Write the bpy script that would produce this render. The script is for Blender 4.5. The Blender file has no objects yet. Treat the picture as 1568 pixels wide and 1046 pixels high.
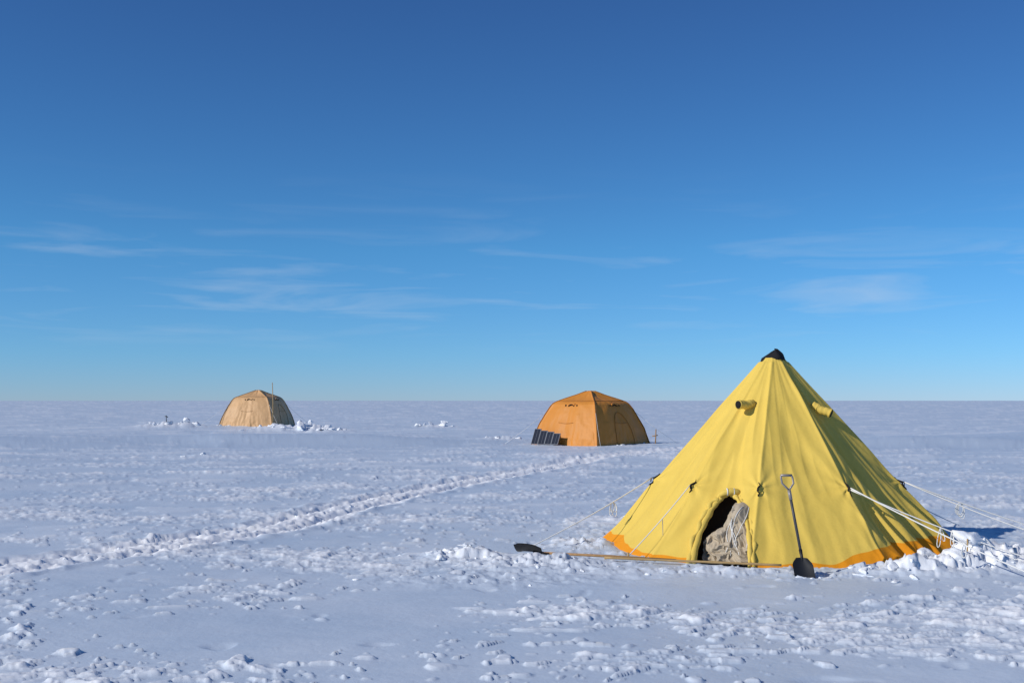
import bpy, math, random
import numpy as np
from mathutils import Vector
random.seed(7); rng=np.random.default_rng(11)
scene=bpy.context.scene
scene.view_settings.view_transform='Standard'; scene.view_settings.look='None'; scene.view_settings.exposure=0
R=math.radians

# ---------------- noise ----------------
def _hash(xi,yi,seed):
    h=(xi*374761393+yi*668265263+seed*1442695041)&0xffffffff
    h=((h^(h>>13))*1274126177)&0xffffffff
    return (h^(h>>16))&0xffffffff
def perlin(x,y,seed=0):
    x=np.asarray(x,float); y=np.asarray(y,float)
    xi=np.floor(x).astype(np.int64); yi=np.floor(y).astype(np.int64)
    fx=x-xi; fy=y-yi
    def g(dx,dy):
        a=_hash(xi+dx,yi+dy,seed)*(2*math.pi/4294967296.0)
        return np.cos(a)*(fx-dx)+np.sin(a)*(fy-dy)
    u=fx*fx*fx*(fx*(fx*6-15)+10); v=fy*fy*fy*(fy*(fy*6-15)+10)
    a=g(0,0)*(1-u)+g(1,0)*u; b=g(0,1)*(1-u)+g(1,1)*u
    return (a*(1-v)+b*v)*1.5
def fbm(x,y,o=3,seed=0,gain=.5):
    s=0;a=1;t=0
    for i in range(o):
        s=s+a*perlin(x*(2.03**i)+7.3*i,y*(2.03**i)-3.1*i,seed+i*17); t+=a; a*=gain
    return s/t
def ridged(x,y,o=3,seed=0):
    s=0;a=1;t=0
    for i in range(o):
        s=s+a*(1-2*np.abs(perlin(x*(2.1**i),y*(2.1**i),seed+i*13))); t+=a;a*=.5
    return s/t
def sst(a,b,x):
    t=np.clip((x-a)/(b-a),0,1); return t*t*(3-2*t)

# ---------------- materials ----------------
def mat(name,col,rough=.7,bump=None,var=None,spec=.3,metal=0,coat=0):
    m=bpy.data.materials.new(name); m.use_nodes=True
    nt=m.node_tree; b=nt.nodes['Principled BSDF']
    b.inputs['Base Color'].default_value=(*col,1); b.inputs['Roughness'].default_value=rough
    b.inputs['Specular IOR Level'].default_value=spec; b.inputs['Metallic'].default_value=metal
    tc=nt.nodes.new('ShaderNodeTexCoord')
    if var:
        n=nt.nodes.new('ShaderNodeTexNoise'); n.inputs['Scale'].default_value=var[0]; n.inputs['Detail'].default_value=5
        nt.links.new(tc.outputs['Object'],n.inputs['Vector'])
        mx=nt.nodes.new('ShaderNodeMix'); mx.data_type='RGBA'
        mx.inputs[6].default_value=(*[c*(1-var[1]) for c in col],1); mx.inputs[7].default_value=(*[min(1,c*(1+var[1])) for c in col],1)
        nt.links.new(n.outputs['Fac'],mx.inputs[0]); nt.links.new(mx.outputs[2],b.inputs['Base Color'])
    if bump:
        n=nt.nodes.new('ShaderNodeTexNoise'); n.inputs['Scale'].default_value=bump[0]; n.inputs['Detail'].default_value=6
        nt.links.new(tc.outputs['Object'],n.inputs['Vector'])
        bp=nt.nodes.new('ShaderNodeBump'); bp.inputs['Strength'].default_value=bump[1]; bp.inputs['Distance'].default_value=bump[2]
        nt.links.new(n.outputs['Fac'],bp.inputs['Height']); nt.links.new(bp.outputs['Normal'],b.inputs['Normal'])
    return m

def snow_mat(name,attr=True):
    m=bpy.data.materials.new(name); m.use_nodes=True
    nt=m.node_tree; N=nt.nodes; L=nt.links; b=N['Principled BSDF']
    b.inputs['Roughness'].default_value=.5; b.inputs['Specular IOR Level'].default_value=.3
    geo=N.new('ShaderNodeNewGeometry')
    mx=N.new('ShaderNodeMix'); mx.data_type='RGBA'
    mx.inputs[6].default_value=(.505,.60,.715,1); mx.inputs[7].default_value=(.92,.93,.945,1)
    if attr:
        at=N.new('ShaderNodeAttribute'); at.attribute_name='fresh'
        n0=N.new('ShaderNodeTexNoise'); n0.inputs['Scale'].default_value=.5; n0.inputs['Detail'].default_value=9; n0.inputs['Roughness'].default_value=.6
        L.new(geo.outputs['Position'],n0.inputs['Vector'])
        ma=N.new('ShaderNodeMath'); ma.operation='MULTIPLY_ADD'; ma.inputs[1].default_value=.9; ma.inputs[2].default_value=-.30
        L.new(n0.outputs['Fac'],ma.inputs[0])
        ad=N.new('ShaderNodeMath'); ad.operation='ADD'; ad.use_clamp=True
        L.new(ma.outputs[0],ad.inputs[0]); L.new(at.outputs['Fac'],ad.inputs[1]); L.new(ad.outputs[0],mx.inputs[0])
    else: mx.inputs[0].default_value=.8
    L.new(mx.outputs[2],b.inputs['Base Color'])
    n1=N.new('ShaderNodeTexNoise'); n1.inputs['Scale'].default_value=14; n1.inputs['Detail'].default_value=8; n1.inputs['Roughness'].default_value=.6
    L.new(geo.outputs['Position'],n1.inputs['Vector'])
    bp=N.new('ShaderNodeBump'); bp.inputs['Strength'].default_value=.28 if attr else .6; bp.inputs['Distance'].default_value=.02
    L.new(n1.outputs['Fac'],bp.inputs['Height']); L.new(bp.outputs['Normal'],b.inputs['Normal'])
    return m
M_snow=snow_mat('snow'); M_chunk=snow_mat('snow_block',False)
M_black=mat('black_plastic',(.012,.012,.014),.45)
M_strap=mat('black_webbing',(.012,.012,.014),.9)
M_rope=mat('white_rope',(.80,.79,.75),.8)
M_wood=mat('wood',(.36,.21,.09),.6,var=(30,.3))
M_bamboo=mat('bamboo',(.42,.28,.12),.5,var=(12,.25))
M_alu=mat('grey_metal',(.30,.27,.25),.4,metal=.3)
M_shaft=mat('dark_shaft',(.06,.06,.065),.4)
M_bundle=mat('canvas_liner',(.47,.39,.28),.9,bump=(30,.5,.008),var=(7,.25))
M_dark=mat('dark_opening',(.01,.009,.008),.9)

# ---------------- mesh builder ----------------
class MB:
    def __init__(s): s.v=[];s.f=[];s.m=[]
    def add(s,v,f,m=0):
        o=len(s.v); s.v.extend([tuple(map(float,p)) for p in v]); s.f.extend([tuple(i+o for i in q) for q in f]); s.m.extend([m]*len(f))
    def tube(s,pts,rad,n=8,m=0,cap=True,flat=1.0):
        pts=[Vector(p) for p in pts]; k=len(pts)
        if not hasattr(rad,'__len__'): rad=[rad]*k
        t0=(pts[1]-pts[0]).normalized(); up=Vector((0,0,1)) if abs(t0.z)<.9 else Vector((1,0,0))
        nrm=(up-t0*up.dot(t0)).normalized(); V=[];F=[]
        for i,p in enumerate(pts):
            t=(pts[min(i+1,k-1)]-pts[max(i-1,0)]).normalized()
            nrm=(nrm-t*nrm.dot(t)).normalized(); bn=t.cross(nrm)
            for j in range(n):
                a=2*math.pi*j/n; V.append(p+nrm*math.cos(a)*rad[i]+bn*math.sin(a)*rad[i]*flat)
        for i in range(k-1):
            for j in range(n):
                F.append((i*n+j,i*n+(j+1)%n,(i+1)*n+(j+1)%n,(i+1)*n+j))
        if cap: F.append(tuple(range(n))[::-1]); F.append(tuple((k-1)*n+j for j in range(n)))
        s.add(V,F,m)
    def obj(s,name,mats,parent=None,smooth=True):
        me=bpy.data.meshes.new(name); me.from_pydata(s.v,[],s.f); me.update()
        for x in mats: me.materials.append(x)
        me.polygons.foreach_set('material_index',s.m)
        if smooth: me.polygons.foreach_set('use_smooth',[True]*len(s.f))
        o=bpy.data.objects.new(name,me); scene.collection.objects.link(o)
        if parent: o.parent=parent
        return o
def empty(name,loc=(0,0,0)):
    e=bpy.data.objects.new(name,None); scene.collection.objects.link(e); e.empty_display_size=.2; return e

# ---------------- terrain ----------------
TC=(3.22,14.0)
TRAIL=np.array([(-7.2,9.6),(-5.4,11.8),(-4.5,13.4),(-3.3,15.9),(-2.7,18.6),(-1.8,22.4),(-.6,26),(.5,29.3),(2.0,33),(5,38.5),(9,44)])
def trail_dist(x,y):
    best=np.full(x.shape,1e9); sd=np.zeros(x.shape)
    for a,b in zip(TRAIL[:-1],TRAIL[1:]):
        d=b-a; l=np.hypot(*d); t=np.clip(((x-a[0])*d[0]+(y-a[1])*d[1])/l**2,0,1)
        ex=x-a[0]-t*d[0]; ey=y-a[1]-t*d[1]; r=np.hypot(ex,ey)
        s=(ex*d[1]-ey*d[0])/l
        k=r<best; best=np.where(k,r,best); sd=np.where(k,np.sign(s)*r,sd)
    return sd
ZONES=[(-.55,12.85,.40,.28,.07),(.35,12.2,.8,.5,.05),(2.1,11.60,1.2,.20,.03),(4.1,11.75,.55,.3,.09),(4.9,12.2,.6,.4,.13),(5.7,12.2,.5,.5,.07),(.9,13.9,.35,.4,.06),(-.2,11.2,1.1,.4,.022)]
FAR=[(-12.2,64,2.2,1.2,.40),(-9.6,60,1.0,.8,.25),(-20.3,68,1.7,1.0,.30),(-4.8,74,1.5,1,.30),(-.4,49,1.1,.9,.14),(-9.6,36,.7,1.2,.07),(13.5,60,1.2,.8,.2)]
def H(x,y):
    x=np.asarray(x,float); y=np.asarray(y,float); d=np.hypot(x,y)
    wx=x+.25*perlin(x/1.3,y/1.3,91); wy=y+.25*perlin(x/1.3,y/1.3,92)
    far=sst(16,40,d)
    h=.17*far*fbm(x/17,y/11,3,1,.4)+.03*fbm(x/3.4,y/2.2,2,5)*sst(3,6,d)
    h+=.30*sst(90,300,d)*fbm(x/70,y/40,3,8)+.5*sst(400,1500,d)*fbm(x/300,y/200,2,9)
    wv=2.2*perlin(x/6.0,y/30,14)+.5*perlin(x/1.7,y/9,15)
    drift_front=np.zeros(x.shape)
    for cx,cy,sx,sf,sb,a in [(-9,47,8,2.2,9,.40),(-23,44,7,2.4,9,.36),(-15.6,69,9,7,7,.2),(17,44,6,2.0,7,.30),(27,52,7,3,7,.36),(8,60,8,5,6,.12),(-1.5,60,4,2,6,.2),(-6,27,3,1.2,3,.07),(9,22,3,1.5,3,.08),(-12,24,3,.9,4,.08),(4,34,4,1.2,4,.07),(-16,33,3,1,4,.10)]:
        yy=y-cy-wv*min(.5,sf*.2); sy=np.where(yy<0,sf,sb)
        gg=np.exp(-((x-cx)/sx)**2-(yy/sy)**2); h+=a*gg
        if a>.25: drift_front=np.maximum(drift_front,np.exp(-((x-cx)/sx)**2-((yy+sf*.6)/(sf*1.2))**2))  # near side of the taller drifts gets the darker, bluer base colour
    c,s=math.cos(.22),math.sin(.22); u=wx*c+wy*s; v=-wx*s+wy*c
    pm=fbm(x/3.0,y/2.0,2,21)
    pm=pm+.26*np.exp(-((x+3.2)/1.8)**2-((y-9.2)/.8)**2)+.24*np.exp(-((x-2.8)/2.4)**2-((y-8.2)/.8)**2)-.22*np.exp(-((x+1.5)/3)**2-((y-10.6)/.7)**2)-.04
    amp=.012+.012*sst(16,45,d)
    sc=1+1.6*sst(18,50,d)
    sm=sst(-.1,.45,fbm(x/5,y/4,2,33))
    h+=amp*(np.clip(ridged(u/(1.9*sc),v/(.8*sc),2,31),-.2,1)-.3)*sm
    h+=.007*fbm(u/.55,v/.35,2,35)
    n=fbm(u/.30,v/.15,3,41)
    pq=n+.85*pm-.15
    pl=sst(.12,.17,pq)
    n2=fbm(u/.13,v/.08,2,45); pl2=sst(.2,.26,n2+.95*pm-.20)
    near=1-sst(30,60,d)
    h+=near*(pl*(.010+.022*np.clip(n,0,1))+pl2*.008)
    fresh=(.34*pl+.25*pl2)*(.4+.6*near)-.5*drift_front
    pz=sst(-.05,.4,pm)
    h+=near*.003*pz*fbm(x/.09,y/.09,2,51)
    lm=sst(.48,.62,perlin(x/.33,y/.24,61)+.45*pm-.04); h+=lm*.020*near; fresh=fresh+.3*lm*near
    fb=sst(.16,.21,fbm(u/2.6,v/1.3,3,47)+.5*fbm(x/14,y/9,2,48)); h+=.022*fb*sst(14,22,d)*(1-sst(250,500,d)); fresh=fresh+.22*fb*sst(12,22,d)*(1-drift_front)
    zm=np.zeros(x.shape)
    for cx,cy,sx,sy,a in ZONES:
        g=np.exp(-((x-cx)/sx)**2-((y-cy)/sy)**2); zm+=g*a
    ax_,ay_,bx_,by_=0.0,12.82,2.85,11.85
    l2=(bx_-ax_)**2+(by_-ay_)**2; t=np.clip(((x-ax_)*(bx_-ax_)+(y-ay_)*(by_-ay_))/l2,0,1)
    ds=np.hypot(x-ax_-t*(bx_-ax_),y-ay_-t*(by_-ay_)); strip=np.exp(-(ds/.17)**4)
    zm=zm*(1-.85*strip)
    h+=.45*zm
    rn=fbm(x/.34,y/.28,3,71,.5); h+=zm*(np.abs(rn)*1.7+.8*sst(.05,.16,perlin(x/.26,y/.20,73))+.35*sst(.1,.18,perlin(x/.12,y/.10,74)))
    fresh=fresh+np.clip(zm*9,0,.8)
    zf=np.zeros(x.shape)
    for cx,cy,sx,sy,a in FAR:
        g=np.exp(-((x-cx)/sx)**2-((y-cy)/sy)**2); zf+=g*a
    h+=zf*(.5+1.3*np.abs(fbm(x/.9,y/1.1,3,75))+.6*sst(.05,.15,perlin(x/.5,y/.6,76))); fresh=fresh+np.clip(zf*3,0,.8)
    sd=trail_dist(x,y); w=.55+.12*perlin(x/.9,y/.9,81)
    tm=1-sst(w*.7,w*1.15,np.abs(sd))
    tn=fbm(x/.2,y/.2,3,83,.6)
    h+=tm*(.036*tn+.020*sst(.08,.18,perlin(x/.24,y/.2,84))-.012-.050*np.exp(-((sd-.27)/.09)**2)-.040*np.exp(-((sd+.30)/.08)**2))
    h+=.035*np.exp(-((np.abs(sd)-w-.05)/.10)**2)*(.6+perlin(x/.35,y/.35,86))
    tf=sst(-.25,.25,tn+.4*perlin(x/1.5,y/1.5,87))
    fresh=fresh+tm*(.5+.5*tf)
    pit=sst(.6,.8,perlin(x/.45,y/.5,95)); h-=pit*.018*near
    rt=np.hypot(x-TC[0],y-TC[1]); k=1-sst(1.75,2.15,rt); h=h*(1-k)-.01*k
    h-=.03*(1-sst(2.0,2.6,rt))*k
    return h,fresh
def Hz(x,y): return float(H(np.array([x]),np.array([y]))[0][0])

ang=list(np.arange(-31,31.001,.07)); a=31+.5
while a<329: ang.append(a); a+=2.0
ang=np.radians(np.array(ang))
rr=[.3,1,2,3,4,4.8]; r=5.4
while r<7000:
    rr.append(r)
    st=max(.024,r*r/(1138*1.75)*.62) if r>6.6 else .08
    r+=min(st,r*.12)
rr=np.array(rr)
A,RR=np.meshgrid(ang,rr); X=RR*np.sin(A); Y=RR*np.cos(A)
Z,FR=H(X.ravel(),Y.ravel())
nr,na=A.shape
co=np.stack([X.ravel(),Y.ravel(),Z],1)
co=np.vstack([co,[[0,0,0]]])
i=np.arange(nr-1)[:,None]; j=np.arange(na)[None,:]; j2=(j+1)%na
q=np.stack([i*na+j+0*j2,i*na+j2,(i+1)*na+j2,(i+1)*na+j],-1).reshape(-1,4)[:, ::-1]
tri=np.stack([np.full(na,nr*na),(np.arange(na)+1)%na,np.arange(na)],1)
me=bpy.data.meshes.new('snow_ground')
me.vertices.add(len(co)); me.vertices.foreach_set('co',co.ravel())
nl=len(q)*4+len(tri)*3; me.loops.add(nl); me.loops.foreach_set('vertex_index',np.concatenate([q.ravel(),tri.ravel()]).astype(np.int32))
me.polygons.add(len(q)+len(tri))
ls=np.concatenate([np.arange(len(q))*4,len(q)*4+np.arange(len(tri))*3]).astype(np.int32)
me.polygons.foreach_set('loop_start',ls)
me.polygons.foreach_set('use_smooth',np.ones(len(q)+len(tri),bool))
me.update(calc_edges=True); me.validate()
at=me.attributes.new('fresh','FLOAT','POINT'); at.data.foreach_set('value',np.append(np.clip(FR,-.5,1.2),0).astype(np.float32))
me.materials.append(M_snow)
g=bpy.data.objects.new('snow_ground',me); scene.collection.objects.link(g)

# ---------------- snow chunks ----------------
import bmesh
bm=bmesh.new(); bmesh.ops.create_icosphere(bm,subdivisions=3,radius=1); IV=np.array([v.co[:] for v in bm.verts]); IF=[tuple(v.index for v in f.verts) for f in bm.faces]; bm.free()
def chunk(mb,x,y,s,z=None):
    v=IV.copy()
    for _ in range(12):
        n=rng.normal(size=3); n/=np.linalg.norm(n); dd=rng.uniform(.35,.75)
        p=v@n; k=p>dd; v[k]-=np.outer(p[k]-dd,n)
    o=rng.uniform(0,50)
    dsp=fbm(v[:,0]*2.2+o,v[:,1]*2.2+v[:,2]*1.9,3,5)
    v*= (1+.45*dsp)[:,None]
    v*=s*np.array([rng.uniform(.8,1.7),rng.uniform(.7,1.3),rng.uniform(.4,.9)])
    a=rng.uniform(0,6.28); c,sn=math.cos(a),math.sin(a)
    v=np.stack([v[:,0]*c-v[:,1]*sn,v[:,0]*sn+v[:,1]*c,v[:,2]],1)
    zz=Hz(x,y) if z is None else z
    v+=np.array([x,y,zz-s*.08]); mb.add(v,IF)
def in_tent(x,y):
    if math.hypot(x-TC[0],y-TC[1])<2.2: return True
    t=(x-0)/2.85
    return -.1<t<1.0 and abs(y-(12.82-.97*t))<.13
mb=MB()
for (cx,cy,sx,sy,a),n in zip(ZONES,[22,22,12,20,16,8,6,8]):
    for _ in range(n):
        x=cx+rng.normal()*sx*.75; y=cy+rng.normal()*sy*.7
        if in_tent(x,y): continue
        chunk(mb,x,y,min(.13,.016+abs(rng.normal())*.03*(a/.08)**.5))
for x,y,s in [(4.35,11.75,.15),(4.62,11.95,.15),(4.1,11.72,.11),(5.0,11.95,.19),(4.85,12.2,.22),(5.25,12.3,.20),(3.55,11.6,.09),(3.85,11.65,.11),(-.62,12.9,.10),(-.35,12.95,.09),(-.9,12.75,.07),(5.5,12.0,.12),(4.3,12.0,.13),(4.45,12.35,.15),(5.05,12.6,.16)]:
    chunk(mb,x,y,s)
for _ in range(22):
    y=rng.uniform(8,20); x=rng.uniform(-.45,.42)*y
    if in_tent(x,y): continue
    chunk(mb,x,y,rng.uniform(.010,.022))
for _ in range(90):
    k=rng.integers(0,len(TRAIL)-1); t=rng.uniform(); p=TRAIL[k]*(1-t)+TRAIL[k+1]*t
    chunk(mb,p[0]+rng.normal()*.25,p[1]+rng.normal()*.25,rng.uniform(.012,.036))
for (cx,cy,sx,sy,a),n in zip(FAR,[20,12,12,7,7,3,5]):
    for _ in range(n):
        x=cx+rng.normal()*sx*.6; y=cy+rng.normal()*sy*.5
        chunk(mb,x,y,rng.uniform(.08,.26)*(a/.35)**.6)
for x,y,s in [(-20.3,67.5,.38),(-18.6,67.5,.3),(-9.8,60,.35),(-4.5,73.5,.42),(-12.4,63,.35),(-11.6,62.6,.3)]: chunk(mb,x,y,s)
mb.obj('snow_chunks',[M_chunk])

# ---------------- pyramid tent ----------------
tent=empty('pyramid_tent')
CORN=np.array([-100,-52,-20,20,72,117,160,212.])
R0=2.1; ZT=2.27; RT=.125
def rbase(z): 
    return RT+(R0-RT)*(ZT-z)/ZT+.05*np.clip(1-z/.25,0,1)**2
def polyf(adeg):
    a=(np.asarray(adeg,float)+100)%360-100
    c=np.append(CORN,260.); k=np.clip(np.searchsorted(c,a,side='right')-1,0,len(CORN)-1)
    c0=c[k]; c1=c[k+1]; mid=(c0+c1)/2; hw=(c1-c0)/2
    chord=np.cos(np.radians(hw))/np.cos(np.radians(a-mid))
    dc=np.minimum(a-c0,c1-a)
    return chord,dc
def tent_r(adeg,z):
    adeg=np.asarray(adeg,float); z=np.asarray(z,float)
    a=(adeg+100)%360-100
    ch,dc=polyf(a); h=z/ZT
    rb=rbase(z)
    r=rb*(.15+.85*ch)
    arc=dc*math.pi/180*rb
    r+=.014*np.exp(-(arc/.022)**2)*(h<.98)
    r-=.045*np.sin(np.pi*np.clip(h,0,1))*sst(0,.35,arc)
    sc=sst(0,1,rb/1.2)
    mid=np.sin(np.pi*np.clip(h*.9+.08,0,1))
    r+=.042*mid*fbm(a/15.0+.9*h,h*1.6+3,2,101)
    r+=.014*mid*sc*ridged(a/9+1.2*h,h*2.0,1,103)
    rs=.25+1.2*sst(15,32,a)*(1-sst(95,120,a))
    low=sst(.50,.08,h)
    wa=a+6*perlin(a/30,h*3,107)
    r+=.085*rs*low*perlin(wa/8.5,h*1.4,109)+.035*rs*low*perlin(wa/3.6,h*2.2,111)
    rsR=sst(14,24,a)*(1-sst(95,115,a))
    r+=.065*rsR*sst(.40,.15,h)*(ridged((a+26*h)/9.5,h*.9,1,115)-.55)
    fc=34+26*(.62-h); r-=.055*np.exp(-((a-fc)/4.0)**2)*sst(.95,.8,h)*sst(.15,.35,h); r+=.03*np.exp(-((a-fc+8)/4.5)**2)*sst(.95,.8,h)*sst(.15,.35,h)
    for c in CORN[:6]:
        da=np.radians(a-c)*rb; dz=z-.78; dist=np.hypot(da,dz)+.02
        ph=np.arctan2(da,-dz)
        r+=.012*np.cos(ph*7+c)*np.exp(-dist/.28)*sst(0,.08,dist)
        r+=.02*np.exp(-(dist/.05)**2)
    return r
def tpt(adeg,z,off=0):
    r=float(tent_r(np.array([adeg]),np.array([z]))[0])+off; t=math.radians(adeg)
    return Vector((TC[0]+r*math.sin(t),TC[1]-r*math.cos(t),z))
DZ=.70
def door_c(z): return -29-4.5*z/DZ
def door_w(z): return .33*np.power(np.clip(1-(z/DZ)**2,0,1),.55)
NA,NZ=1080,260
aa=np.linspace(-100,260,NA,endpoint=False); zz=np.linspace(-.06,ZT,NZ)
AA,ZZ=np.meshgrid(aa,zz); RRt=tent_r(AA,ZZ)
X=TC[0]+RRt*np.sin(np.radians(AA)); Y=TC[1]-RRt*np.cos(np.radians(AA))
V=np.stack([X.ravel(),Y.ravel(),ZZ.ravel()],1)
i=np.arange(NZ-1)[:,None]; j=np.arange(NA)[None,:]; j2=(j+1)%NA
F=np.stack([i*NA+j,i*NA+j2,(i+1)*NA+j2,(i+1)*NA+j],-1).reshape(-1,4)
ac=np.broadcast_to(aa[None,:]+.17,(NZ-1,NA)); zc=np.broadcast_to(((zz[:-1]+zz[1:])/2)[:,None],(NZ-1,NA))
hole=(np.abs(np.radians(ac-door_c(zc)))*rbase(zc)<door_w(np.clip(zc,0,9)))&(zc<DZ)
F=F[~hole.ravel()]
M_tent=bpy.data.materials.new('yellow_canvas'); M_tent.use_nodes=True
nt=M_tent.node_tree; N=nt.nodes; L=nt.links; b=N['Principled BSDF']
b.inputs['Roughness'].default_value=.75; b.inputs['Specular IOR Level'].default_value=.2
at=N.new('ShaderNodeAttribute'); at.attribute_name='skirt'
geo=N.new('ShaderNodeNewGeometry')
n=N.new('ShaderNodeTexNoise'); n.inputs['Scale'].default_value=3; n.inputs['Detail'].default_value=6; L.new(geo.outputs['Position'],n.inputs['Vector'])
m1=N.new('ShaderNodeMix'); m1.data_type='RGBA'; m1.inputs[6].default_value=(.69,.48,.085,1); m1.inputs[7].default_value=(.82,.58,.115,1); L.new(n.outputs['Fac'],m1.inputs[0])
gt=N.new('ShaderNodeMath'); gt.operation='LESS_THAN'; gt.inputs[1].default_value=0; L.new(at.outputs['Fac'],gt.inputs[0])
m2=N.new('ShaderNodeMix'); m2.data_type='RGBA'; m2.inputs[7].default_value=(.80,.30,.012,1); L.new(gt.outputs[0],m2.inputs[0]); L.new(m1.outputs[2],m2.inputs[6])
L.new(m2.outputs[2],b.inputs['Base Color'])
nb=N.new('ShaderNodeTexNoise'); nb.inputs['Scale'].default_value=9; nb.inputs['Detail'].default_value=5; L.new(geo.outputs['Position'],nb.inputs['Vector'])
bp=N.new('ShaderNodeBump'); bp.inputs['Strength'].default_value=.3; bp.inputs['Distance'].default_value=.02; L.new(nb.outputs['Fac'],bp.inputs['Height']); L.new(bp.outputs['Normal'],b.inputs['Normal'])
me=bpy.data.meshes.new('canopy'); me.vertices.add(len(V)); me.vertices.foreach_set('co',V.ravel())
me.loops.add(len(F)*4); me.loops.foreach_set('vertex_index',F.ravel().astype(np.int32)); me.polygons.add(len(F)); me.polygons.foreach_set('loop_start',(np.arange(len(F))*4).astype(np.int32)); me.polygons.foreach_set('use_smooth',np.ones(len(F),bool)); me.update(calc_edges=True)
a_=(AA+100)%360-100
line=.045+.15*sst(0,25,a_)*(1-sst(110,130,a_))+.07*sst(-70,-90,a_)+.03*perlin(a_/9,ZZ*0,120)
at=me.attributes.new('skirt','FLOAT','POINT'); at.data.foreach_set('value',(ZZ-line).ravel().astype(np.float32))
me.materials.append(M_tent)
o=bpy.data.objects.new('canopy',me); scene.collection.objects.link(o); o.parent=tent
M_roll=mat('yellow_canvas_roll',(.74,.52,.10),.8,bump=(20,.6,.01))
# cap
mb=MB()
n=28; rings=[(ZT-.035,.140),(ZT+.005,.135),(ZT+.035,.105),(ZT+.065,.065),(ZT+.085,.040),(ZT+.09,.0)]
V=[];F=[]
for k,(z,r) in enumerate(rings):
    for j in range(n):
        t=2*math.pi*j/n; rr_=r*(1+.10*math.sin(3*t+k)+.06*math.sin(7*t)); V.append((TC[0]+rr_*math.sin(t)+.012*k/5,TC[1]-rr_*math.cos(t),z+.012*math.sin(4*t+1)+.018*math.sin(t)))
for k in range(len(rings)-1):
    for j in range(n): F.append((k*n+j,k*n+(j+1)%n,(k+1)*n+(j+1)%n,(k+1)*n+j))
mb.add(V,F); mb.obj('apex_cap',[M_strap],tent)
# vents: rolled fabric sleeves standing off the wall
mb=MB()
def vent(adeg,z,ax,off):
    t=math.radians(adeg); ax=Vector(ax).normalized()
    p=tpt(adeg,z,off); pts=[];rad=[]
    L_=.24
    for k in range(14):
        f=k/13; q=p-ax*L_*.5+ax*L_*f+Vector((0,0,.006*math.sin(f*9)))
        pts.append(q); rad.append(.050*(.35 if k==0 else 1)*(1+.07*math.sin(k*2.1)) )
    mb.tube(pts,rad,18,0,True)
    e=pts[-1]; mb.tube([e-ax*.014,e+ax*.006],[.055,.055],18,0,True)
    mb.tube([e+ax*.006,e+ax*.010],[.048,.044],18,1,True)
    q=p-ax*.05; mb.tube([q-ax*.006,q+ax*.006],.054,14,2,True)
    w0=tpt(adeg,z,0); mb.tube([w0,p],.05,14,0,True)
vent(-41,1.70,(-.85,-.55,-.02),.085); vent(42,1.64,(.85,-.45,-.42),.085)
mb.obj('vent_sleeves',[M_roll,M_dark,M_roll],tent)
# pole-sleeve webbing tabs
mb=MB(); TAB={}
for c in CORN:
    pts=[tpt(c+ (.6*math.sin(k*2)),.70+.028*k,.010+(.02 if k==3 else 0)) for k in range(6)]
    mb.tube(pts,[.006,.010,.013,.014,.010,.006],8,0,True,.6)
    TAB[c]=tpt(c,.785,.05); mb.tube([tpt(c,.80,.0),TAB[c],tpt(c,.74,.02)],.007,6,0)
    q=tpt(c,.72,.01); mb.tube([q,q+Vector((.012,-.01,-.06))],.006,6,0)
mb.obj('guy_tabs',[M_strap],tent)
# door roll around the opening
mb=MB(); pts=[];rad=[]
K=70
for k in range(K):
    f=k/(K-1); s=-1 if f<.5 else 1; ph=f*math.pi
    z=DZ*math.sin(ph)**.9+.0; w=float(door_w(min(z,DZ*.9995))) if abs(f-.5)>.01 else 0
    z=max(z,0); ad=door_c(z)+s*math.degrees(w/float(rbase(z)))
    pts.append(tpt(ad,z+ .0,.004)); rad.append(.026+.010*math.sin(k*.9)*math.cos(k*.37)+(.010 if f<.35 else 0))
for _ in range(4): pts=[pts[0]]+[(pts[i-1]+pts[i]*2+pts[i+1])/4 for i in range(1,K-1)]+[pts[-1]]
mb.tube(pts,rad,12,0,True)
pts2=[p+Vector((-.045,-.006,.0))+Vector((.012*math.sin(i*.8),0,.008*math.cos(i*1.1))) for i,p in enumerate(pts[:34])]
mb.tube(pts2,[.026+.010*math.sin(i*1.3) for i in range(34)],10,0)
pts3=[p+Vector((.04,-.006,.0))+Vector((.010*math.sin(i*.9),0,0)) for i,p in enumerate(pts[40:])]
mb.tube(pts3,[.022+.008*math.sin(i*1.7) for i in range(len(pts3))],10,0)
top=pts[len(pts)//2]
mb.tube([top+Vector((-.13,-.02,-.01)),top+Vector((-.07,-.03,.02)),top+Vector((0,-.04,.035)),top+Vector((.07,-.035,.03)),top+Vector((.13,-.02,.005))],[.022,.036,.040,.035,.02],12,0)
for dx in (-.045,.03):
    q=top+Vector((dx,-.035,.03)); mb.tube([q-Vector((.006,0,0)),q+Vector((.006,0,0))],.042,12,1)
mb.obj('door_flap_roll',[M_roll,M_rope],tent)
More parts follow.
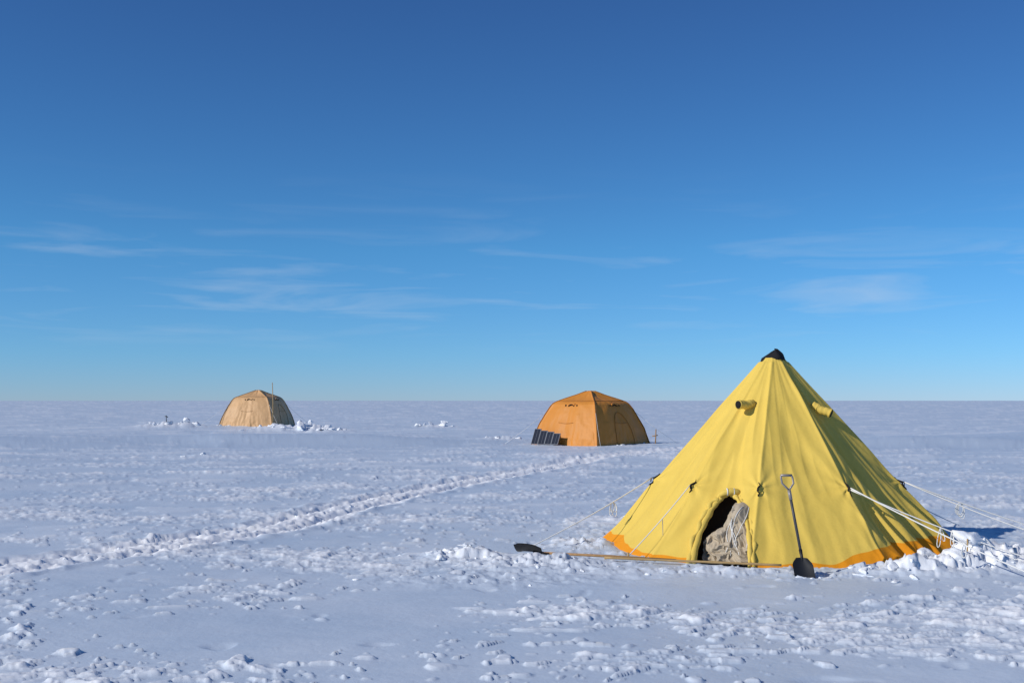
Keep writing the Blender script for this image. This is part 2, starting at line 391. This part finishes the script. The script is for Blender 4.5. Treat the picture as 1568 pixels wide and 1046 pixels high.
# canvas liner hanging and bunched inside the doorway
mb=MB()
la=math.radians(-28); lout=Vector((math.sin(la),-math.cos(la),0)); lt=Vector((math.cos(la),math.sin(la),0))
base=Vector((TC[0],TC[1],0))+lout*1.70
def sheet(x0,x1,topf,depth,seed,y0,nu=130,nv=110):
    u,v=np.meshgrid(np.linspace(0,1,nu),np.linspace(0,1,nv)); T=topf(u)
    xx=x0+(x1-x0)*u; z=T*v
    bul=depth*np.sin(np.pi*np.clip(u,0,1))**.6*(1-.55*v**2)
    fx=u*5+2.2*v+.8*perlin(u*2,v*2+seed,seed)
    fold=.075*perlin(fx,v*1.8+seed,seed+1)+.035*ridged(fx*1.2,v*2.6,2,seed+2)
    roll=-.16*np.clip((v-.80)/.20,0,1)**2
    out=y0+bul+fold+roll-.30*z; xx=xx+.02*perlin(u*3,v*4,seed+4)+ (-.05*v*(xx>0))
    z=z-.03*np.clip((v-.86)/.14,0,1)**2
    P=np.stack([base.x+lt.x*xx+lout.x*out,base.y+lt.y*xx+lout.y*out,z],-1).reshape(-1,3)
    F=[(i*nu+j,i*nu+j+1,(i+1)*nu+j+1,(i+1)*nu+j) for i in range(nv-1) for j in range(nu-1)]
    mb.add(P,F); return P.reshape(nv,nu,3)
S1=sheet(-.14,.34,lambda u:.42+.24*np.sin(np.pi*(.15+.75*u))**1.2+.03*perlin(u*5,u*0,3),.14,5,.02)
S2=sheet(-.34,.02,lambda u:.26+.24*u+.03*perlin(u*6,u*0,4),.10,12,.05)
sheet(-.28,.30,lambda u:.12+.14*np.sin(np.pi*u)+.03*perlin(u*6,u*0,7),.11,22,.08)
mb.obj('canvas_liner',[M_bundle],tent)
mb=MB()
for s in range(6):
    u0=rng.uniform(.25,.75); pts=[]
    for k in range(26):
        f=k/25; uu=int(np.clip(u0+.10*math.sin(f*5+s)-.12*f*(s%2),0.02,.98)*129); vv=int((.92-.80*f)*109)
        q=Vector(S1[vv,uu]); pts.append(q+lout*.008)
    for _ in range(3): pts=[pts[0]]+[(pts[i-1]+pts[i]+pts[i+1])/3 for i in range(1,25)]+[pts[-1]]
    mb.tube([p+lout*.008 for p in pts],.0042,5)
mb.obj('liner_cords',[M_rope],tent)
mb=MB(); mb.add([(TC[0]+1.8*math.sin(t),TC[1]-1.8*math.cos(t),.012) for t in np.linspace(0,2*math.pi,24,endpoint=False)],[tuple(range(24))])
mb.obj('groundsheet',[mat('brown_groundsheet',(.06,.045,.03),.9)],tent,False)
mb=MB(); V=[];F=[]
for k in range(9):
    z=.02+1.1*k/8; r=float(rbase(z))*.70
    for j in range(25):
        t=math.radians(-85+j*5); V.append((TC[0]+r*math.sin(t)*(1+.03*math.sin(j*2.1)),TC[1]-r*math.cos(t)*(1+.03*math.sin(j*2.1)),z))
for k in range(8):
    for j in range(24): F.append((k*25+j,k*25+j+1,(k+1)*25+j+1,(k+1)*25+j))
mb.add(V,F); mb.obj('inner_tent',[mat('brown_inner_canvas',(.16,.09,.05),.9)],tent)
# guy lines
mb=MB()
def rope(p,q,sag=.03,r=.0062,n=16):
    p=Vector(p);q=Vector(q); mb.tube([p.lerp(q,k/(n-1))-Vector((0,0,sag*4*(k/(n-1))*(1-k/(n-1)))) for k in range(n)],r,6); return lambda f:p.lerp(q,f)-Vector((0,0,sag*4*f*(1-f)))
def loops(c,w=.05,h=.12,n=3):
    for s in range(n):
        pts=[]; ww=w*rng.uniform(.5,1.2); hh=h*rng.uniform(.6,1.1); dx=rng.uniform(-.04,.04)
        for k in range(15):
            t=2*math.pi*k/14; pts.append(Vector(c)+Vector((dx*(1-math.cos(t))*.5+ww*.5*math.sin(t),.01*math.sin(t*2),-hh*.5*(1-math.cos(t)))))
        mb.tube(pts,.0045,5)
f=rope(TAB[-100],(.20,13.5,.02),.03,.0075); loops(f(.33),.09,.16,4); 
f=rope(TAB[-52],(1.28,12.72,.02),.02,.006); mb.tube([f(.45),f(.45)+Vector((.01,0,-.3))],.004,5)
f=rope(TAB[20],(5.15,11.15,.02),.03,.0075); f2=rope(TAB[20]+Vector((0,0,-.02)),(5.75,11.75,.0),.05,.0065)
for ff,hh in ((.42,.2),(.47,.18)): loops(f2(ff),.03,hh,2)
loops(f(.62),.04,.16,2)
f=rope(TAB[72],(6.9,13.1,.02),.03,.0075); loops(f(.27),.08,.18,4); f3=rope(TAB[72],(6.6,12.4,.02),.05,.006)
rope(TAB[117],(6.2,15.9,.02)); rope(TAB[160],(4.4,17.2,.02)); rope(TAB[212],(1.6,16.9,.02))
pts=[]
for k in range(40):
    t=k/39; x=4.9+1.1*t; y=12.1-.6*t+.08*math.sin(t*13); pts.append((x,y,Hz(x,y)+.02))
mb.tube(pts,.005,5)
mb.obj('guy_lines',[M_rope],tent)
mb=MB()
for x,y in [(5.15,11.15),(5.75,11.75),(1.28,12.72),(.2,13.5),(6.9,13.1)]:
    z=Hz(x,y); mb.tube([(x,y,z-.15),(x+.01,y-.01,z+.05)],.011,8)
mb.tube([(4.78,12.05,0),(4.78,12.03,.30)],.009,8)
mb.obj('guy_stakes',[M_bamboo],tent)

# ---------------- shovels ----------------
def shovel_blade(mb,base,down,side,nrm,w,l,mi):
    nu,nv=11,13; V=[];F=[]
    for sgn in (0,1):
        for a_ in range(nv):
            f=a_/(nv-1); ww=w*(.55+.45*min(1,f*5))*(1-.12*max(0,f-.8)*5)
            for b_ in range(nu):
                u=(b_/(nu-1)-.5)*2; curve=.10*l*u*u+.05*l*math.sin(f*math.pi)+(-.03*l if f>.9 else 0)
                V.append(base+down*l*f+side*ww*.5*u+nrm*(curve+sgn*.006))
    o=nu*nv
    for a_ in range(nv-1):
        for b_ in range(nu-1):
            q=(a_*nu+b_,a_*nu+b_+1,(a_+1)*nu+b_+1,(a_+1)*nu+b_); F.append(q); F.append(tuple(o+k for k in q[::-1]))
    mb.add(V,F,mi); mb.tube([base-down*.08,base+down*l*.35],[.018,.011],10,mi)
sh=empty('snow_shovel')
bot=Vector((2.885,11.42,.19)); topp=Vector((2.80,11.56,.845))
mb=MB(); ax=(bot-topp).normalized()
mb.tube([topp,topp.lerp(bot,.5),bot],.0145,12); mb.obj('shaft',[M_shaft],sh)
mb=MB(); mb.tube([topp-ax*.0,topp+ax*.10],.018,12)
w=.058; g0=topp; sd=Vector((1,0,0))
mb.tube([g0,g0-ax*.035-sd*.03,g0-ax*.07-sd*w,g0-ax*.135-sd*w,g0-ax*.155-sd*w*.8],.010,8)
mb.tube([g0,g0-ax*.035+sd*.03,g0-ax*.07+sd*w,g0-ax*.135+sd*w,g0-ax*.155+sd*w*.8],.010,8)
mb.tube([g0-ax*.15-sd*w,g0-ax*.152,g0-ax*.15+sd*w],.013,10); mb.obj('d_grip',[M_alu],sh)
mb=MB(); shovel_blade(mb,bot,ax,Vector((.9,-.3,0)).normalized(),Vector((-.3,-.9,0)).normalized(),.20,.28,0); mb.obj('blade',[M_black],sh)
mb=MB()
for dx,dy,s in [(-.10,-.05,.045),(.02,-.09,.04),(.12,-.03,.05),(-.04,-.07,.03),(.19,-.06,.035)]: chunk(mb,2.93+dx,11.38+dy,s)
mb.obj('snow_lumps',[M_chunk],sh)
sh=empty('snow_shovel.001')
a0=Vector((.34,12.70,.065)); b0=Vector((1.75,12.23,.05)); dr=(a0-b0).normalized()
mb=MB(); mb.tube([a0,a0.lerp(b0,.5)+Vector((0,0,.005)),b0],.0145,12); mb.obj('shaft',[M_wood],sh)
mb=MB(); sdd=dr.cross(Vector((0,0,1))).normalized(); shovel_blade(mb,a0,(dr+Vector((0,0,.06))).normalized(),(sdd+Vector((0,0,-.5))).normalized(),Vector((0,-.5,1)).normalized(),.25,.31,0); mb.obj('blade',[M_black],sh)
mb=MB(); pts=[]
for k in range(20):
    f=k/19; pts.append(Vector((1.0,12.40,.055)).lerp(Vector((2.78,11.84,.055)),f))
mb.tube(pts,[.012+(.0025 if k%4==0 else 0) for k in range(20)],10); mb.obj('bamboo_pole',[M_bamboo])

# ---------------- dome tents ----------------
def dome(name,cx,cy,corner,scale,col,darkcol):
    e=empty(name); z0=Hz(cx,cy)-.02
    prof=[(2.34,-.1),(2.30,0),(2.22,.25),(2.10,.55),(1.95,.88),(1.78,1.18),(1.61,1.43),(1.49,1.58),(1.36,1.665),(1.0,1.79),(.55,1.94),(.22,2.06),(.08,2.11),(0.0,2.12)]
    pr=np.array(prof); s=np.concatenate([[0],np.cumsum(np.hypot(*np.diff(pr,axis=0).T))]); s/=s[-1]
    def P(a,t,off=0):
        a=np.asarray(a,float); t=np.asarray(t,float)
        r=np.interp(t,s,pr[:,0]); z=np.interp(t,s,pr[:,1])
        b=((a-corner+45)%90)-45
        ch=math.cos(math.pi/4)/np.cos(np.radians(45-np.abs(b)))
        mixf=.80; shape=(1-mixf)+mixf*ch
        arc=np.radians(np.abs(b))*r
        rr=r*shape+.04*np.exp(-(arc/.035)**2)*(t<.985)
        rr+=.05*np.sin(np.pi*np.clip(t/.62,0,1))*np.sin(np.pi*np.abs(b)/45)
        rr+=.045*fbm(a/22+cx,t*4,3,7)+.03*sst(.40,.0,t)*ridged(a/7,t*4,2,9)
        rr=np.where(t>.97,rr*1,rr)+off; 
        z=z-.05*np.sin(np.pi*np.clip((t-.6)/.4,0,1))*sst(0,30,np.abs(b))+off*.4
        q=np.radians(a); k=np.where(r<=.001,0,1)
        return np.stack([cx+scale*rr*np.sin(q)*k,cy-scale*rr*np.cos(q)*k,z0+scale*z],-1)
    na_,nz_=360,110
    A_,T_=np.meshgrid(np.linspace(0,360,na_,endpoint=False),np.linspace(0,1,nz_)); V=P(A_.ravel(),T_.ravel())
    F=[(i*na_+j,i*na_+(j+1)%na_,(i+1)*na_+(j+1)%na_,(i+1)*na_+j) for i in range(nz_-1) for j in range(na_)]
    mb=MB(); mb.add(V,F); m=mat(name.split('.')[0]+'_nylon',col,.55,bump=(2.5,.35,.06),var=(.9,.14),spec=.35)
    mb.obj('canopy',[m],e)
    md=mat('seam_tape',darkcol,.8); mk=M_dark
    mb=MB()
    def pth(fn,r,mi,n=24,fl=1): mb.tube([Vector(P(*fn(k/(n-1)),.012)) for k in range(n)],r,6,mi,True,fl)
    for c in range(4): pth(lambda f,c=c:(corner+90*c,.02+.95*f),.014,0)
    for c in range(4):
        a0=corner+90*c
        pth(lambda f:(a0+90*f,.625),.010,0,40)
    for c in (0,1,2,3):
        m0=corner+45+90*c; wv=17
        if c in (0,2): pth(lambda f:(m0-wv*math.cos(f*math.pi)*1.0,.03+.40*math.sin(f*math.pi)**.6),.010,0,50)
        pth(lambda f:(m0-8+16*f,.535+.02*math.sin(f*math.pi)),.035,1,12)
        pth(lambda f:(m0-7+14*f,.515+.015*math.sin(f*math.pi)),.022,2,12)
        for q_ in (-13,13): pth(lambda f:(m0+q_+.8*f,.535-.02*f),.024,2,4)
        pth(lambda f:(m0-14+28*f,.30-.012*math.sin(f*3.1)),.007,0,20)
    mb.obj('seams_and_vents',[md,m,mk],e)
    mb=MB()
    for c in range(4):
        p=Vector(P(corner+90*c,.42,.03)); q=math.radians(corner+90*c); gq=Vector((cx+scale*3.4*math.sin(q),cy-scale*3.4*math.cos(q),0)); gq.z=Hz(gq.x,gq.y)
        mb.tube([p,p.lerp(gq,.5)-Vector((0,0,.04)),gq],.006,5)
    mb.obj('guy_lines',[M_rope],e)
    return e,P
e1,P1=dome('dome_tent',-15.6,70,33,1.03,(.66,.39,.18),(.34,.21,.10))
e2,P2=dome('dome_tent.001',3.12,45.2,2,1.0,(.64,.245,.035),(.38,.15,.03))
mb=MB()
for cx,cy,rad_ in ((3.12,45.2,2.3),(-15.6,70,2.4)):
    for _ in range(22):
        t=rng.uniform(0,6.28); r=rad_*rng.uniform(.86,1.05); chunk(mb,cx+r*math.sin(t),cy-r*math.cos(t),rng.uniform(.05,.11))
for k in range(26):
    x=-15.2+rng.uniform(0,4.6); chunk(mb,x,66.6+rng.uniform(-.8,.6)-.25*(x+15),rng.uniform(.10,.24))
mb.obj('snow_bank',[M_chunk])
M_sol=mat('solar_cells',(.012,.014,.022),.25,spec=.5)
for k in range(4):
    nm='solar_panel' if k==0 else 'solar_panel.%03d'%k
    ddir=Vector((.70,-.71,0)); out=Vector((-.71,-.70,0)); b0=Vector((.84,44.62,0))+ddir*(.36*k)+out*.12; b0.z=Hz(b0.x,b0.y)+.03
    up=(Vector((0,0,1))*.95-out*.38).normalized(); nn=ddir.cross(up).normalized()
    if nn.dot(out)<0: nn=-nn
    w,h=.33,.62-.06*k
    def box(mb,c,hx,hy,hz,mi):
        V=[c+ddir*sx*hx+up*sy*hy+nn*sz*hz for sx in (-1,1) for sy in (-1,1) for sz in (-1,1)]
        mb.add(V,[(0,1,3,2),(4,6,7,5),(0,4,5,1),(2,3,7,6),(0,2,6,4),(1,5,7,3)],mi)
    mb=MB(); c=b0+up*h*.5+ddir*w*.5
    box(mb,c,w*.5,h*.5,.01,0)
    for s_ in (-1,1):
        box(mb,c+ddir*s_*w*.5+nn*.006,.010,h*.5+.012,.014,1); box(mb,c+up*s_*h*.5+nn*.007,w*.5-.013,.008,.013,1)
    box(mb,c+nn*.0115,.004,h*.46,.0015,1)
    mb.obj(nm,[M_sol,mat('panel_frame',(.16,.17,.19),.4,metal=.5)],None,False)
mb=MB(); x,y=-14.1,67.2; z=Hz(x,y); mb.tube([(x,y,z-.1),(x+.01,y,z+1.4),(x-.05,y,z+2.65)],[.03,.028,.02],8); mb.obj('bamboo_pole.001',[M_bamboo])
mb=MB(); x,y=5.6,44.6; z=Hz(x,y); mb.tube([(x,y,z-.1),(x+.03,y,z+.55)],[.025,.02],8); mb.tube([(x-.12,y,z+.28),(x+.1,y,z+.32)],.02,6); mb.obj('marker_stake',[M_wood])
mb=MB(); x,y=-20.6,68; z=Hz(x,y); mb.tube([(x,y,z-.1),(x-.02,y,z+.5)],[.03,.02],8); mb.tube([(x-.1,y,z+.45),(x+.08,y,z+.40)],.03,6); mb.obj('marker_stake.001',[M_shaft])

# ---------------- light / world ----------------
EL=R(31); AZ=R(66)
S=Vector((-math.sin(AZ)*math.cos(EL),-math.cos(AZ)*math.cos(EL),math.sin(EL)))
sd=bpy.data.lights.new('sun','SUN'); sd.energy=3.5; sd.angle=R(.5); sd.color=(1,.95,.87)
so=bpy.data.objects.new('sun',sd); so.rotation_euler=S.to_track_quat('Z','Y').to_euler(); scene.collection.objects.link(so)
w=bpy.data.worlds.new('World'); scene.world=w; w.use_nodes=True; nt=w.node_tree; N=nt.nodes; L=nt.links
bg=N['Background']; bg.inputs['Strength'].default_value=.085
sky=N.new('ShaderNodeTexSky'); sky.sky_type='NISHITA'; sky.sun_disc=False; sky.sun_elevation=EL; sky.sun_rotation=math.atan2(S.x,S.y)%(2*math.pi)
sky.altitude=2800; sky.air_density=1.0; sky.dust_density=.1; sky.ozone_density=3.0
tc=N.new('ShaderNodeTexCoord')
sx=N.new('ShaderNodeSeparateXYZ'); L.new(tc.outputs['Generated'],sx.inputs[0])
tr=N.new('ShaderNodeValToRGB'); cr=tr.color_ramp; cr.elements[0].position=0; cr.elements[0].color=(.285,.39,.60,1); cr.elements[1].position=.38; cr.elements[1].color=(.215,.39,.60,1)
for p_,c_ in ((.04,(.25,.44,.63)),(.13,(.225,.49,.65))):
    e_=cr.elements.new(p_); e_.color=(*c_,1)
L.new(sx.outputs['Z'],tr.inputs['Fac'])
vm=N.new('ShaderNodeVectorMath'); vm.operation='MULTIPLY'; L.new(sky.outputs['Color'],vm.inputs[0]); L.new(tr.outputs['Color'],vm.inputs[1])
vs=N.new('ShaderNodeVectorMath'); vs.operation='SCALE'; vs.inputs['Scale'].default_value=2.0; L.new(vm.outputs[0],vs.inputs[0])
mp=N.new('ShaderNodeMapping'); mp.inputs['Scale'].default_value=(3.2,3.2,30); mp.inputs['Rotation'].default_value=(0,R(4),0); L.new(tc.outputs['Generated'],mp.inputs['Vector'])
nz=N.new('ShaderNodeTexNoise'); nz.inputs['Scale'].default_value=1.8; nz.inputs['Detail'].default_value=8; nz.inputs['Roughness'].default_value=.55; nz.inputs['Distortion'].default_value=.6; L.new(mp.outputs['Vector'],nz.inputs['Vector'])
rp=N.new('ShaderNodeValToRGB'); rp.color_ramp.elements[0].position=.5; rp.color_ramp.elements[1].position=.8; L.new(nz.outputs['Fac'],rp.inputs['Fac'])
rz=N.new('ShaderNodeValToRGB'); cr=rz.color_ramp; cr.elements[0].position=.04; cr.elements[0].color=(0,0,0,1); cr.elements[1].position=.20; cr.elements[1].color=(0,0,0,1)
for p_,v_ in ((.075,1),(.11,.9),(.15,.25)):
    e_=cr.elements.new(p_); e_.color=(v_,v_,v_,1)
L.new(sx.outputs['Z'],rz.inputs['Fac'])
mu=N.new('ShaderNodeMath'); mu.operation='MULTIPLY'; L.new(rp.outputs['Color'],mu.inputs[0]); L.new(rz.outputs['Color'],mu.inputs[1])
mu2=N.new('ShaderNodeMath'); mu2.operation='MULTIPLY'; mu2.inputs[1].default_value=.40; L.new(mu.outputs[0],mu2.inputs[0])
mx=N.new('ShaderNodeMix'); mx.data_type='RGBA'; mx.inputs[7].default_value=(6.5,7.6,9,1); L.new(mu2.outputs[0],mx.inputs[0]); L.new(vs.outputs[0],mx.inputs[6])
L.new(mx.outputs[2],bg.inputs['Color'])

# ---------------- camera ----------------
cd=bpy.data.cameras.new('camera'); cd.lens=40; cd.sensor_width=36; cd.clip_start=.1; cd.clip_end=20000
co_=bpy.data.objects.new('camera',cd); co_.location=(0,0,1.75); co_.rotation_euler=(R(90+2.96),0,0); scene.collection.objects.link(co_); scene.camera=co_
